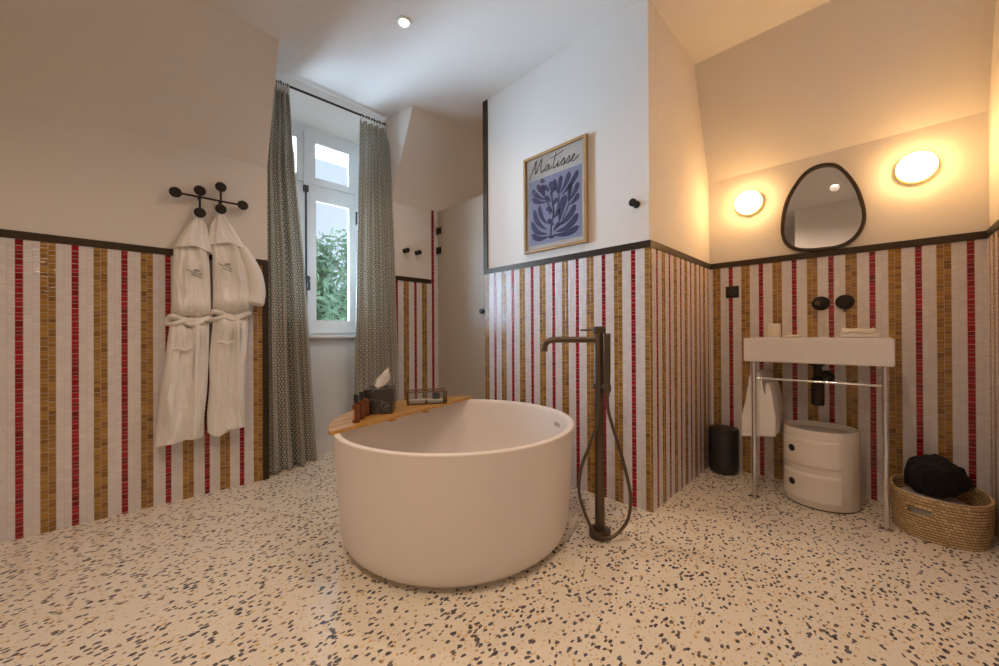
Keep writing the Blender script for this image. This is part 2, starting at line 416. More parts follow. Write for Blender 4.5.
# outside: eave board, ground, trees
b = B(); box(b, .2, 2.6, 3.42, 3.76, 2.63, 2.70); struct('roof_eave', b, WHITEPAINT, smooth=False)
b = B(); box(b, 1.0, 22, 4.6, 40, -5.2, -5); struct('garden_ground', b, DRYGROUND, smooth=False)
def tree(c, h, crown, seed, label):
    rnd = random.Random(seed); t = thing('garden_tree', c, label, 'tree', None)
    q = B(); x, y, z = c
    tube(q, [(x, y, z), (x+.05, y, z+h*.4), (x-.05, y+.05, z+h*.75)], [.22, .16, .08], 10)
    for k in range(7):
        a = rnd.uniform(0, 6.28); r_ = crown*rnd.uniform(.4, .8)
        tube(q, spline([(x, y, z+h*.45), (x+r_*.4*cos(a), y+r_*.4*sin(a), z+h*.62), (x+r_*cos(a), y+r_*sin(a), z+h*rnd.uniform(.7, .92))], 4), [.07-.006*i for i in range(9)], 6)
    part('trunk', q, BARK, t)
    q = B()
    blobs = [(rnd.gauss(0, .45), rnd.gauss(0, .45), rnd.uniform(-.55, .5)) for _ in range(70)]
    for k in range(9000):
        bx, by, bz = blobs[rnd.randrange(len(blobs))]
        v = Vector((rnd.gauss(0, 1), rnd.gauss(0, 1), rnd.gauss(0, 1))).normalized()*rnd.uniform(.10, .24)
        px, py, pz = x+(bx+v.x)*crown, y+(by+v.y)*crown, z+h*.72+(bz+v.z)*h*.33
        s = rnd.uniform(.06, .13); d1 = Vector((rnd.gauss(0, 1), rnd.gauss(0, 1), rnd.gauss(0, 1))).normalized(); d2 = d1.orthogonal().normalized()
        o = Vector((px, py, pz))
        q.faces.new([q.verts.new(o-d1*s), q.verts.new(o+d2*s*.45), q.verts.new(o+d1*s), q.verts.new(o-d2*s*.45)])
    part('crown', q, LEAF, t, smooth=False, recalc=False)
tree((3.25, 9.6, -5.0), 9.0, 2.0, 3, 'leafy green tree seen through the window beside its hinges')
tree((7.6, 16.5, -5.0), 8.8, 2.6, 8, 'broad green tree outside the window, behind the nearer tree')

# ------------------------------------------------------------------ shower door
b = B(); box(b, 2.068, 2.078, 2.150, YL-.022, .015, 2.074)
d1 = struct('door_1', b, FROST, smooth=False)
for z in (.22, 1.715, 1.895):
    q = B(); box(q, 2.058, 2.088, YL-.075, YL-.009, z-.030, z+.030, .003); part('hinge', q, BLACK, d1, 'black glass hinge')
q = B(); lathe(q, [(.011, 0), (.011, .02), (.021, .026), (.021, .045), (.017, .05)], (2.068, 2.215, 1.132), 20, 'X')
q.transform(Matrix.Translation((2*2.068, 0, 0)) @ Matrix.Scale(-1, 4, (1, 0, 0))); part('door_knob', q, BLACK, d1)

# ------------------------------------------------------------------ wall hooks
def wall_hook(name, c, axis, label):
    t = thing(name, c, label, 'wall hook')
    q = B(); pr = [(.020, 0), (.020, .006), (.009, .010), (.009, .030), (.019, .036), (.021, .044), (.021, .052), (.017, .056)]
    lathe(q, pr, c, 24, axis)
    M = Matrix.Scale(-1, 4, (1, 0, 0) if axis == 'X' else (0, 1, 0))
    q.transform(Matrix.Translation(c) @ M @ Matrix.Translation(-Vector(c)))
    part('peg', q, BLACK, t)
wall_hook('wall_hook', (XM, .925, 1.655), 'X', 'round black wall hook right of the framed poster')
wall_hook('wall_hook', (1.735, YL, 1.668), 'Y', 'round black wall hook nearer the curtain, left of its twin')
wall_hook('wall_hook', (1.855, YL, 1.668), 'Y', 'round black wall hook nearer the shower door, right of its twin')

# ------------------------------------------------------------------ coat rack
t = thing('coat_rack', (.39, YL, 1.77), 'dark brown metal coat rack of crossed bars ending in round discs', 'coat rack')
yb = YL-.040
D = [(.232, 1.768), (.342, 1.806), (.342, 1.676), (.443, 1.855), (.443, 1.720), (.556, 1.770)]
q = B()
for a, c in ((0, 5), (1, 2), (3, 4)): tube(q, [(D[a][0], yb, D[a][1]), (D[c][0], yb, D[c][1])], .0058, 10)
for xx, zz in ((.342, 1.768), (.443, 1.769)): tube(q, [(xx, yb, zz), (xx, YL, zz)], .008, 10)
part('bars', q, BLACK, t)
for xx, zz in D:
    q = B(); lathe(q, [(.006, .02), (.008, .008), (.026, .004), (.029, 0), (.029, -.006), (.025, -.011), (.001, -.013)], (xx, yb, zz), 28, 'Y'); part('disc', q, BLACK, t)

# ------------------------------------------------------------------ bathrobes
def lerp_rows(rows, z):
    for a, c in zip(rows, rows[1:]):
        if a[0] >= z >= c[0]:
            k = (a[0]-z)/(a[0]-c[0]); return tuple(a[i]+(c[i]-a[i])*k for i in (1, 2))
    return rows[-1][1:] if z < rows[-1][0] else rows[0][1:]
def robe_ring(rows, z, thick, seed, grow=0, n=110, fold=1.0, ztop=1.65):
    x0, x1 = lerp_rows(rows, z); cx, hw = (x0+x1)/2, (x1-x0)/2+grow
    out = []
    for i in range(n):
        a = 2*PI*i/n
        ca, sa = cos(a), sin(a)
        u = math.copysign(abs(ca)**.75, ca); w = math.copysign(abs(sa)**.75, sa)
        px = cx+hw*u
        dep = thick*w
        f = 0
        if w > 0:   # front half carries the folds
            ph = seed+z*1.3
            f = fold*(.008*sin(5.5*u+ph*2+2*noise.noise((u, z*2, seed)))+.004*sin(12*u-ph*3+1)+.030*noise.noise((u*2.0, z*3.2, seed))+.010*noise.noise((u*5, z*8, seed))+.010*(.5-abs(noise.noise((u*2.6+z*1.5, z*3.4-u*.8, seed+9.)))*2)+.005*noise.noise((u*11, z*18, seed)))*w
        px += .010*noise.noise((seed, z*5, ca*.7))
        out.append((px, YL-.012-thick-dep*1.0-f-grow, z))
    return out
def robe(name, rows, seed, label, emb, belt_z, sleeve=None):
    zt, zb = rows[0][0], rows[-1][0]
    t = thing(name, ((rows[0][1]+rows[0][2])/2, YL-.06, zt), label, 'bathrobe', 'white hooded bathrobes on the coat rack')
    def th(z):
        k = (zt-z)/(zt-zb)
        s = .010+.044*min(1, k*4.5)
        if z < belt_z: s -= .006*math.exp(-((z-belt_z)/.12)**2)
        s -= .020*math.exp(-((z-belt_z)/.030)**2)
        s += .012*math.exp(-((z-belt_z-.075)/.050)**2)+.008*math.exp(-((z-belt_z+.075)/.06)**2)
        return s
    q = B(); N = 150; rs = []
    for i in range(N+1):
        z = zt+(zb-zt)*i/N
        r = robe_ring(rows, z, th(z), seed, fold=min(1, i/26.)*(1.15 if z < belt_z else .9))
        if i == N: r = [(p[0], p[1], z+.012*sin(7*p[0]*6)+.03*(p[0]-rows[-1][1])/.2-.018*max(0, sin((p[0]-rows[-1][1])*30))) for p in r]
        rs.append(r)
    rings(q, rs)
    body = part('robe_body', q, TERRY, t)
    # overlapping front edge running down the skirt
    q = B(); pts = []
    for i in range(24):
        z = belt_z-.03+(zb+.02-(belt_z-.03))*i/23
        x0, x1 = lerp_rows(rows, z); u = .30+.25*i/23
        cx, hw = (x0+x1)/2, (x1-x0)/2
        pts.append((cx+hw*u, YL-.012-th(z)*1.93-.010, z))
    tube(q, pts, .011, 10); part('front_edge', q, TERRY, body)
    # hood / collar hanging over the shoulders
    q = B(); rs = []
    for i in range(22):
        z = zt-.004-(.185)*i/21
        rr = robe_ring(rows, z, th(z)+.004, seed+2, grow=.004+.006*i/21, fold=.45)
        cx = sum(p[0] for p in rr)/len(rr)
        rr = [(p[0], p[1], p[2]-(i/21)*(.030*abs(p[0]-cx)/.08*(1 if p[0] > cx else .7)-.01)) for p in rr]
        rs.append(rr)
    for k in range(3):
        rs.append([(p[0]*.97+cx*.03, p[1]+.008*(k+1), p[2]+.004*k) for p in rs[-1]])
    rings(q, rs, cap0=True, cap1=False); part('hood', q, TERRY, t)
    # hanging loop
    q = B(); xm = (rows[0][1]+rows[0][2])/2
    tube(q, spline([(xm-.012, YL-.03, zt-.01), (xm-.012, YL-.034, zt+.012), (xm, YL-.036, zt+.024), (xm+.012, YL-.034, zt+.012), (xm+.012, YL-.03, zt-.01)], 4), .0035, 8); part('hanging_loop', q, COTTON, t)
    # belt
    q = B(); rs = []
    rr = robe_ring(rows, belt_z, th(belt_z)+.005, seed, grow=.004, fold=.4)
    pts = [(p[0], p[1], belt_z+.010*sin(3*i/len(rr)*6.28)+.02*noise.noise((p[0]*9, seed, 0))) for i, p in enumerate(rr)]
    tube(q, pts, .017, 10, closed=True)
    x0, x1 = lerp_rows(rows, belt_z); yf = YL-.012-2*th(belt_z)-.018
    xk = x0+.25*(x1-x0)
    tube(q, spline([(xk, yf, belt_z), (xk-.035, yf-.014, belt_z+.014), (x0-.010, yf+.022, belt_z+.004), (x0-.012, yf+.03, belt_z-.028), (xk-.02, yf-.010, belt_z-.024), (xk+.02, yf-.004, belt_z-.004)], 6), .013, 10)
    tube(q, spline([(xk+.01, yf, belt_z), (xk+.02, yf-.014, belt_z-.022), (xk+.055, yf-.008, belt_z-.030), (xk+.10, yf-.006, belt_z-.012)], 6), .012, 10)
    part('belt', q, TERRY, t)
    # sleeves: one folded flat down each side
    if sleeve:
        q = B(); tube(q, spline(sleeve[0], 6), sleeve[1], 18); sl = part('sleeve', q, TERRY, t)
        q = B(); e = Vector(sleeve[0][-1]); d = (e-Vector(sleeve[0][-2])).normalized()
        tube(q, [e-d*.03, e-d*.01, e+d*.004], [sleeve[1][-1]*1.06, sleeve[1][-1]*1.09, sleeve[1][-1]*1.0], 18); part('cuff', q, TERRY, sl)
    # pocket
    q = B(); zp = belt_z-.17; x0, x1 = lerp_rows(rows, zp); cx, hw = (x0+x1)/2, (x1-x0)/2
    pw = []
    for i in range(9):
        u = -.75+.85*i/8; pw.append((cx+hw*u, YL-.012-th(zp)*(1+max(0, 1-abs(u)**2.6)**.4)-.010, zp+.006*sin(i)))
    tube(q, pw, .007, 8); part('pocket_edge', q, TERRY, t)
    # embroidered emblem: a small swoosh over two lines of lettering
    q = B(); ex, ez = emb; 
    ye = YL-.012-2*th(ez)-.016
    def stroke(pp, r): tube(q, [(ex+a*1.15, ye+c, ez+d*1.15) for a, c, d in pp], r*1.6, 6)
    stroke([(-.006, 0, .016), (.004, -.001, .021), (.016, 0, .020)], .0016); stroke([(-.002, 0, .012), (.008, -.001, .015), (.018, 0, .013)], .0014)
    for k, (a0, a1, dz) in enumerate(((-.034, .030, .006), (-.014, .030, -.007))):
        pp = []; m = int((a1-a0)/.0042)
        for i in range(m): pp.append((a0+.0042*i, 0, dz-.34*(a0+.0042*i)+(.0022 if i % 2 else -.0022)))
        stroke(pp, .0011)
    part('emblem', q, EMBRO, t, 'dark grey embroidered hotel emblem')
    return t
RA = [(1.645, .326, .350), (1.600, .292, .368), (1.503, .240, .384), (1.445, .222, .386), (1.271, .210, .386), (1.098, .207, .384), (1.040, .208, .382), (1.011, .206, .380), (.811, .187, .375), (.585, .162, .365), (.352, .138, .352)]
RB = [(1.690, .423, .455), (1.617, .394, .503), (1.530, .386, .549), (1.472, .392, .575), (1.291, .397, .592), (1.167, .400, .590), (1.085, .398, .580), (.984, .392, .574), (.680, .376, .568), (.378, .374, .562)]
robe('bathrobe', RA, 1.3, 'white hooded bathrobe hanging left, on the lower disc of the first bar', (.308, 1.300), 1.045)
robe('bathrobe', RB, 4.1, 'white hooded bathrobe hanging right, beside the curtain, its sleeve bulging out', (.452, 1.352), 1.078,
     ([(.540, 2.775, 1.490), (.583, 2.775, 1.40), (.612, 2.775, 1.30), (.620, 2.770, 1.21), (.606, 2.762, 1.150)], [.026+.020*min(1, i/10) for i in range(25)]))

# ------------------------------------------------------------------ curtain rod and curtains
YC = 2.905
t = thing('curtain_rod', (1.17, YC, 2.69), 'thin dark bronze curtain rod across the top of the window recess', 'curtain rod')
q = B(); tube(q, [(.715, YC, 2.690), (1.592, YC, 2.706)], .0085, 12); part('rod', q, BRONZE, t)
for xx, zz in ((.722, 2.690), (1.585, 2.706)):
    q = B(); lathe(q, [(.009, -.014), (.0145, -.012), (.0145, .012), (.009, .014)], (xx, YC, zz), 16, 'X'); part('end_cap', q, BRONZE, t)
for xx in (.748, .792, .836, 1.375, 1.425, 1.475, 1.525, 1.566):
    q = B(); lathe(q, [(.0095, -.004), (.0135, -.004), (.0135, .004), (.0095, .004)], (xx, YC, 2.69+.018*(xx-.7)), 16, 'X', False, False); part('ring', q, BRONZE, t)
def curtain(edges, seed, nf, label, ybase, amp, ztop, zbot):
    """edges(k) -> (x0, x1, extra y at left, extra y at right), k = 0 top .. 1 bottom"""
    t = thing('curtain', (edges(0)[0], YC, zbot), label, 'curtain', None)
    q = B(); uvl = q.loops.layers.uv.new('UVMap'); NU, NV = 150, 90; g = []; W = nf*.16
    for j in range(NV+1):
        k = j/NV; z = ztop+(zbot-ztop)*k; x0, x1, ya, yb_ = edges(k); row = []
        for i in range(NU+1):
            u = i/NU
            ph = 2*PI*nf*u+.5*sin(3*k+seed)+1.1*noise.noise((u*3, k*1.5, seed))
            A = amp*(.55+.65*k**.5)*(.8+.5*noise.noise((u*4, k*.8, seed+5)))
            if j < 4: A *= .65+.1*j
            xx = x0+(x1-x0)*(u+.028*sin(2*ph+1.2)*(1-abs(2*u-1)**4))
            yy = ybase+ya+(yb_-ya)*u+A*sin(ph)+.006*noise.noise((u*9, k*7, seed))
            zz = z-(.010*abs(sin(ph*.5))*(1-k)**12)+(.010*noise.noise((u*7, seed, 2)) if j == NV else 0)
            row.append(q.verts.new((xx, yy, max(zz, .004))))
        g.append(row)
    for j in range(NV):
        for i in range(NU):
            f = q.faces.new((g[j][i], g[j][i+1], g[j+1][i+1], g[j+1][i]))
            for l, (a, c) in zip(f.loops, ((i, j), (i+1, j), (i+1, j+1), (i, j+1))): l[uvl].uv = (W*a/NU, (ztop-zbot)*c/NV)
    p = part('drape', q, CURT, t, ang=80)
    md = p.modifiers.new('thickness', 'SOLIDIFY'); md.thickness = .003; md.offset = 0
    q = B(); n = nf*2
    x0, x1, ya, yb_ = edges(0)
    for i in range(n):
        u = (i+.5)/n; q2 = B()
        box(q2, x0+(x1-x0)*u-.004, x0+(x1-x0)*u+.004, YC-.011, YC+.011, ztop-.03, ztop+.038, .002); merge(q, q2)
    part('heading_hooks', q, CURT, t)
curtain(lambda k: (.738-.050*min(1, k*5), .850+.055*min(1, k*2.2)+.160*k**1.5, .0, .01+.12*k*k), .7, 4, 'patterned curtain at the left of the window, reaching the floor', 2.905, .050, 2.660, .004)
curtain(lambda k: (1.362-.082*k, 1.600+.030*k, -.02*k, -.015-.10*k), 3.3, 5, 'patterned curtain at the right of the window, behind the bathtub', 2.905, .034, 2.668, .004)

# ------------------------------------------------------------------ bathtub
TX, TY = 1.2016, 1.4928
t = thing('bathtub', (TX, TY, 0), 'round white freestanding bathtub standing on the terrazzo floor', 'bathtub')
q = B()
prof = [(.44, .018), (.500, .020), (.520, .030), (.534, .050), (.5445, .090), (.550, .16), (.557, .25), (.566, .40), (.5735, .505), (.5750, .520), (.5715, .5268), (.553, .5268), (.5475, .522), (.543, .505), (.520, .35), (.495, .22), (.455, .145), (.38, .105), (.25, .092), (.06, .088), (.022, .086)]
sp = [(v.x, v.y) for v in spline([(a, c, 0) for a, c in prof], 3)]
lathe(q, sp, (TX, TY, 0), 128); part('tub_shell', q, TUBWHITE, t, ang=60)
q = B(); lathe(q, [(.485, 0), (.485, .021)], (TX, TY, 0), 96); part('plinth', q, TUBWHITE, t)
ox, oy = cos(-.55), sin(-.55)
q = B(); obox(q, (TX+.532*ox, TY+.532*oy), -.55, .012, .055, .455, .475, .003); part('overflow_slot', q, CHROME, t)
q = B(); lathe(q, [(.030, .086), (.030, .092), (.024, .095), (.004, .095)], (TX, TY, 0), 24); part('drain_cap', q, CHROME, t)

# caddy board across the back of the rim: a segment of a circle
ZB0, ZB1 = .5275, .5425
t = thing('bath_caddy', (1.10, 1.85, ZB0), 'teak slatted board lying across the back rim of the bathtub', 'bath tray')
L0 = Vector((.628, 1.632)); R0 = Vector((1.640, 1.885)); ch = (R0-L0).normalized(); nr = Vector((-ch.y, ch.x)); ang = math.atan2(ch.y, ch.x)
ctr = Vector((TX, TY)); RR = .592
dn = (ctr-L0).dot(nr)
def chord(off):
    # both ends of the chord at distance off behind the front edge
    d = dn-off; hl = math.sqrt(max(RR*RR-d*d, 0)); m = ctr-nr*d; return m-ch*hl, m+ch*hl
SW = (RR+dn)/5.0 if False else .072
q = B(); off = 0; 
while True:
    o0, o1 = off, off+SW-.006
    top = RR+dn
    if o0 >= top-.01: break
    pts_l, pts_r = [], []
    for i in range(9):
        o = min(o0+(o1-o0)*i/8, top-.002); a, c = chord(o); pts_l.append(a); pts_r.append(c)
    outl = pts_l[::-1]+pts_r if False else pts_r+pts_l[::-1]
    poly(q, [(p.x, p.y, ZB0) for p in outl], (0, 0, ZB1-ZB0))
    off += SW
part('slatted_board', q, TEAK, t, smooth=False)
for s in (.36, .60):
    q = B(); p = L0+ch*(R0-L0).length*s+nr*.115
    obox(q, p, ang+PI/2, .20, .032, ZB0-.016, ZB0, .002); part('cleat', q, TEAK, t, smooth=False)

# three amber bottles
def bottle():
    c = (.782, 1.722, ZB1)
    t = thing('toiletry_bottle', c, 'amber toiletry bottle with black cap nearest the camera, first of three', 'bottle', 'amber bottles on the bath tray')
    q = B(); lathe(q, [(.0150, 0), (.0172, .003), (.0172, .072), (.0155, .082), (.0085, .088), (.0075, .094)], c, 24); part('bottle_body', q, AMBER, t)
    q = B(); lathe(q, [(.0105, .092), (.0105, .128), (.0095, .131)], c, 20); part('cap', q, CAP, t)
    q = B(); rs = []
    for h in (.014, .062):
        rs.append([(c[0]+.0176*cos(a), c[1]+.0176*sin(a), c[2]+h) for a in [PI*.74+PI*.46*i/12 for i in range(13)]])
    rings(q, rs, closed=False); part('label', q, LABEL, t, 'cream paper label')
    return t
b0 = bottle()
dup(b0, (.050, .052, 0), 'amber toiletry bottle with black cap standing between two others')
dup(b0, (.098, .104, 0), 'amber toiletry bottle with black cap beside the tissue box, third of three')

# tissue box
fa = math.atan2(-.085, .115); fx = Vector((cos(fa), sin(fa))); fy = Vector((-sin(fa), cos(fa)))
c = Vector((.887, 1.850))+fx*.068+fy*.068
t = thing('tissue_box', (c.x, c.y, ZB1), 'black veined stone tissue box with a white tissue on the bath tray', 'tissue box')
q = B(); obox(q, c, fa, .136, .136, ZB1, ZB1+.130, .004); part('box', q, STONE, t, smooth=False)
q = B(); obox(q, c, fa, .075, .022, ZB1+.1295, ZB1+.1315); part('slot', q, DARKHOLE, t, smooth=False)
q = B(); rs = []
for i in range(14):
    k = i/13; z = ZB1+.128+.092*k; w = .014+.020*sin(PI*min(1, k*1.15))*(1-.25*k); cx_ = -.012+.042*k
    ring = []
    for a in range(20):
        th = 2*PI*a/20; rr = 1+.35*sin(3*th+4*k)
        p = c+fx*(cx_+w*cos(th)*rr)+fy*(.010*sin(th)*rr*(1-.6*k)+.006*sin(5*k)); ring.append((p.x, p.y, z+.016*cos(th)*k+.008*sin(2*th)*k))
    rs.append(ring)
rings(q, rs); part('tissue', q, TISSUE, t, 'white tissue sticking up')

# glass trinket box with two stacks of white pads and a dark carton
ga = math.atan2(-.107, .19); gx = Vector((cos(ga), sin(ga))); gy = Vector((-sin(ga), cos(ga)))
c = Vector((1.175, 1.912))+gx*.110+gy*.050; GZ = ZB1
t = thing('glass_box', (c.x, c.y, GZ), 'clear glass box with dark copper edges at the right of the bath tray', 'glass box')
q = B(); gw, gd, gh = .222, .105, .074
def gp(a, d, z): p = c+gx*a*gw/2+gy*d*gd/2; return (p.x, p.y, GZ+z)
for z in (.004, gh):
    for s in (-1, 1):
        tube(q, [gp(-1, s, z), gp(1, s, z)], .0038, 6); tube(q, [gp(s, -1, z), gp(s, 1, z)], .0038, 6)
for s in (-1, 1):
    for d in (-1, 1): tube(q, [gp(s, d, .0), gp(s, d, gh)], .0038, 6)
part('edge_frame', q, COPPER, t)
q = B(); obox(q, c, ga, gw-.004, .002, GZ+.004, GZ+gh); q2 = B(); obox(q2, c, ga, gw-.004, gd, GZ+.003, GZ+.005); merge(q, q2)
part('divider', q, GLASS, t, smooth=False)
q = B()
for s in (-1, 1):
    p = c+gy*s*gd/2; obox(q, p, ga, gw-.004, .002, GZ+.006, GZ+gh-.003)
    p = c+gx*s*gw/2; obox(q, p, ga, .002, gd-.006, GZ+.006, GZ+gh-.003)
obox(q, c, ga, gw-.004, gd-.004, GZ+gh-.001, GZ+gh+.001)
part('glass_panes', q, GLASS, t, smooth=False)
for s, hgt, lab in ((-.5, .024, 'white cotton pads in the left half of the glass box'), (.42, .018, 'white cotton pads in the right half of the glass box')):
    p = c+gx*s*gw/2-gy*.026
    q = B(); obox(q, p, ga, .088, .036, GZ+.0055, GZ+.0055+hgt, .006); tag(link('cotton_pads', q, COTTON, (p.x, p.y, GZ+.0055)), lab, 'cotton pads', 'cotton pads in the glass box')
p = c+gx*.060+gy*.026
q = B(); obox(q, p, ga, .040, .020, GZ+.0055, GZ+.058, .002); tag(link('small_carton', q, GREYBOX, (p.x, p.y, GZ+.0055)), 'small dark blue grey carton standing in the glass box', 'carton')

# ------------------------------------------------------------------ floor standing bath mixer
FX, FY = 1.594, .926
t = thing('bath_mixer', (FX, FY, 0), 'tall gunmetal floor standing bath mixer with hand shower beside the tub', 'bath tap')
q = B(); lathe(q, [(.050, 0), (.050, .030), (.047, .034)], (FX, FY, 0), 40); part('base_plate', q, GUN, t)
q = B(); lathe(q, [(.0225, .03), (.0225, .975), (.021, .978)], (FX, FY, 0), 32)
obox(q, (FX+.002, FY-.002), -.78, .052, .044, .945, .984, .006); part('column', q, GUN, t)
dr = Vector((-.61, .79)).normalized()
q = B(); P3 = lambda l, z: (FX+dr.x*l, FY+dr.y*l, z)
tube(q, spline([P3(0, .922), P3(.10, .922), P3(.195, .922), P3(.232, .917), P3(.250, .899), P3(.254, .866)], 7), .0145, 16); part('spout', q, GUN, t)
q = B(); tube(q, [P3(.0, .967), P3(.085, .967)], .0045, 10); part('lever', q, GUN, t)
rt = Vector((.70, -.71))  # to the right as seen from the tub
hs = Vector((FX, FY))+rt*.027-Vector((.71, .70))*.040
q = B(); tube(q, [(FX-rt.x*.03, FY-rt.y*.03, .705), (FX+rt.x*.012, FY+rt.y*.012, .705)], .012, 14)
tube(q, [(FX, FY, .705), (hs.x, hs.y, .700)], .011, 12); lathe(q, [(.0165, .682), (.0185, .688), (.0185, .710), (.0165, .716)], (hs.x, hs.y, 0), 20); part('shower_holder', q, GUN, t)
q = B(); lathe(q, [(.008, .655), (.012, .670), (.0135, .710), (.0160, .76), (.0170, .945), (.0150, .951)], (hs.x, hs.y, 0), 24); hsd = part('hand_shower', q, GUN, t)
q = B(); obox(q, hs-rt*.0155, math.atan2(rt.y, rt.x), .004, .016, .868, .940, .001); part('spray_face', q, CHROME, hsd, 'pale nozzle strip')
# hose: hangs in a long loop from the handset back to the column
lf = -rt; f_ = -Vector((.71, .70))
def hp(s, d, z): p = Vector((FX, FY))+rt*s+f_*d; return (p.x, p.y, z)
q = B()
tube(q, spline([hp(.027, .040, .660), hp(.034, .046, .58), hp(.074, .055, .44), hp(.110, .060, .30), hp(.126, .060, .20), hp(.112, .060, .105), hp(.060, .062, .040), hp(.005, .064, .022), hp(-.045, .060, .055), hp(-.088, .056, .15), hp(-.108, .052, .24), hp(-.095, .050, .34), hp(-.060, .046, .43), hp(-.020, .040, .54), hp(-.004, .026, .69)], 7), .0075, 10)
part('shower_hose', q, GUN, t)

# ------------------------------------------------------------------ poster
px = XM-.002; y0, y1, z0, z1 = 1.224, 1.722, 1.500, 2.150
t = thing('framed_poster', (XM, (y0+y1)/2, z0), 'oak framed poster of blue leaf shapes with black script lettering', 'poster')
q = B(); fw = .017
box(q, px-.024, px, y0, y0+fw, z0, z1, .001); box(q, px-.024, px, y1-fw, y1, z0, z1, .001); box(q, px-.024, px, y0+fw, y1-fw, z0, z0+fw, .001); box(q, px-.024, px, y0+fw, y1-fw, z1-fw, z1, .001)
part('frame', q, OAK, t, smooth=False)
q = B(); box(q, px-.010, px-.006, y0+fw, y1-fw, z0+fw, z1-fw); pp = part('paper', q, PAPER, t, smooth=False)
by0, by1, bz0, bz1 = y0+.040, y1-.040, z0+.045, z0+.485
q = B(); box(q, px-.0112, px-.010, by0, by1, bz0, bz1); part('blue_panel', q, BLUEPANEL, pp, smooth=False)
# generic leaf motif; s runs to the right as the viewer sees it (towards -y)
def PW(s, h, d=.0): return (px-.0112-d, by1-s*(by1-by0), bz0+h*(bz1-bz0))
def leaf(bm, a, c, w, bend=0.):
    a, c = Vector(a), Vector(c); d = c-a; n_ = Vector((-d.y, d.x)).normalized(); L_, R_ = [], []
    for i in range(11):
        k = i/10; m = a+d*k+n_*bend*sin(PI*k); ww = 1.5*w*(k**.62)*(max(0, 1-k**6))**.5 if i < 10 else 0
        L_.append(m+n_*ww); R_.append(m-n_*ww)
    pts = L_+R_[::-1][1:]
    poly(bm, [PW(p.x, p.y) for p in pts[1:]], (-.0010, 0, 0))
q = B()
def stem(pts, w):
    pts = spline([(a, c, 0) for a, c in pts], 6)
    for a, c in zip(pts, pts[1:]):
        d = (c-a); n_ = Vector((-d.y, d.x, 0)).normalized()*w; e = d*.15
        poly(q, [PW(*(a-e+n_)[:2]), PW(*(c+e+n_)[:2]), PW(*(c+e-n_)[:2]), PW(*(a-e-n_)[:2])], (-.0009, 0, 0))
stem([(.44, .07), (.45, .25), (.50, .45), (.47, .62), (.46, .78)], .014)
for k, (h, s_) in enumerate(((.16, 1), (.24, -1), (.34, 1), (.43, -1), (.52, 1), (.60, -1), (.70, 1), (.76, -1))):
    x_ = .46+.04*sin(h*6); leaf(q, (x_, h), (x_+s_*.125, h+.10), .034, .012*s_)
leaf(q, (.46, .76), (.44, .90), .040); leaf(q, (.34, .93), (.24, .97), .030)
for a, c, w, bd in (((.40, .10), (.05, .18), .040, .05), ((.38, .14), (.05, .38), .042, .07), ((.37, .20), (.10, .56), .040, .06), ((.38, .28), (.21, .60), .036, .04),
                    ((.36, .62), (.06, .74), .034, .03), ((.34, .66), (.06, .88), .036, .03), ((.33, .70), (.16, .93), .034, .0), ((.33, .72), (.27, .90), .030, 0.),
                    ((.50, .10), (.96, .14), .042, -.04), ((.52, .14), (.95, .32), .046, -.06), ((.55, .22), (.90, .46), .044, -.05), ((.60, .26), (.72, .64), .058, .02),
                    ((.60, .66), (.50, .92), .034, 0.), ((.60, .68), (.64, .94), .036, 0.), ((.62, .68), (.80, .95), .038, -.02), ((.63, .64), (.95, .93), .036, -.03),
                    ((.78, .50), (.82, .78), .034, .01), ((.80, .54), (.95, .76), .036, -.01), ((.78, .48), (.96, .60), .034, -.02)):
    leaf(q, a, c, w, bd)
stem([(.40, .10), (.46, .07), (.52, .10)], .018); stem([(.60, .66), (.58, .52), (.53, .40)], .012); stem([(.78, .50), (.74, .42), (.66, .30)], .010); stem([(.35, .66), (.40, .56), (.42, .42)], .012)
part('leaf_motif', q, BLUE, pp, smooth=False)
# script lettering 'Matisse': single-stroke letters, baseline units of x-height
q = B(); sx0, sw, szb, sh = y1-.058, .0375, z0+.520, .040
def ink(pts):
    pts = spline([(x, z, 0) for x, z in pts], 7)
    tube(q, [(px-.0112, sx0-(x+.22*z)*sw, szb+z*sh+.0135*x*sw/.0345*.0) for x, z, _ in pts], .0027, 6)
ink([(-.3, -.5), (.0, .3), (.6, 2.0), (.75, 2.3), (.85, 1.6), (.95, .5), (1.1, .25), (1.6, 1.5), (2.0, 2.3), (2.1, 1.2), (2.2, .3), (2.5, .05), (2.9, .4)])   # M
ink([(3.9, .9), (3.5, 1.0), (3.15, .55), (3.25, .08), (3.6, .2), (3.95, .95), (3.95, .3), (4.2, .1), (4.6, .5)])                                  # a
ink([(5.1, 2.5), (4.95, 1.4), (4.9, .5), (5.05, .08), (5.4, .15), (5.8, .6)]); ink([(4.0, 1.75), (5.2, 1.95), (6.6, 2.25)])                        # t
ink([(5.9, .95), (5.85, .4), (6.0, .05), (6.4, .3), (6.75, .7)]); ink([(6.1, 1.45), (6.16, 1.52)])                                                # i
ink([(6.4, .3), (7.0, 1.05), (7.1, .9), (7.25, .35), (7.0, .02), (6.65, .12)]); ink([(7.05, .03), (7.5, .25), (8.05, 1.05), (8.15, .9), (8.3, .35), (8.05, .02), (7.7, .12)])  # ss
ink([(8.1, .03), (8.7, .35), (9.15, .8), (9.05, 1.05), (8.75, .75), (8.75, .25), (9.05, .03), (9.5, .2), (10.0, .6)])                              # e
part('lettering', q, INK, pp, 'black script lettering')
q = B(); box(q, px-.0145, px-.0135, y0+fw, y1-fw, z0+fw, z1-fw); part('glazing', q, thin_glass('poster_glazing', .05), t, smooth=False)

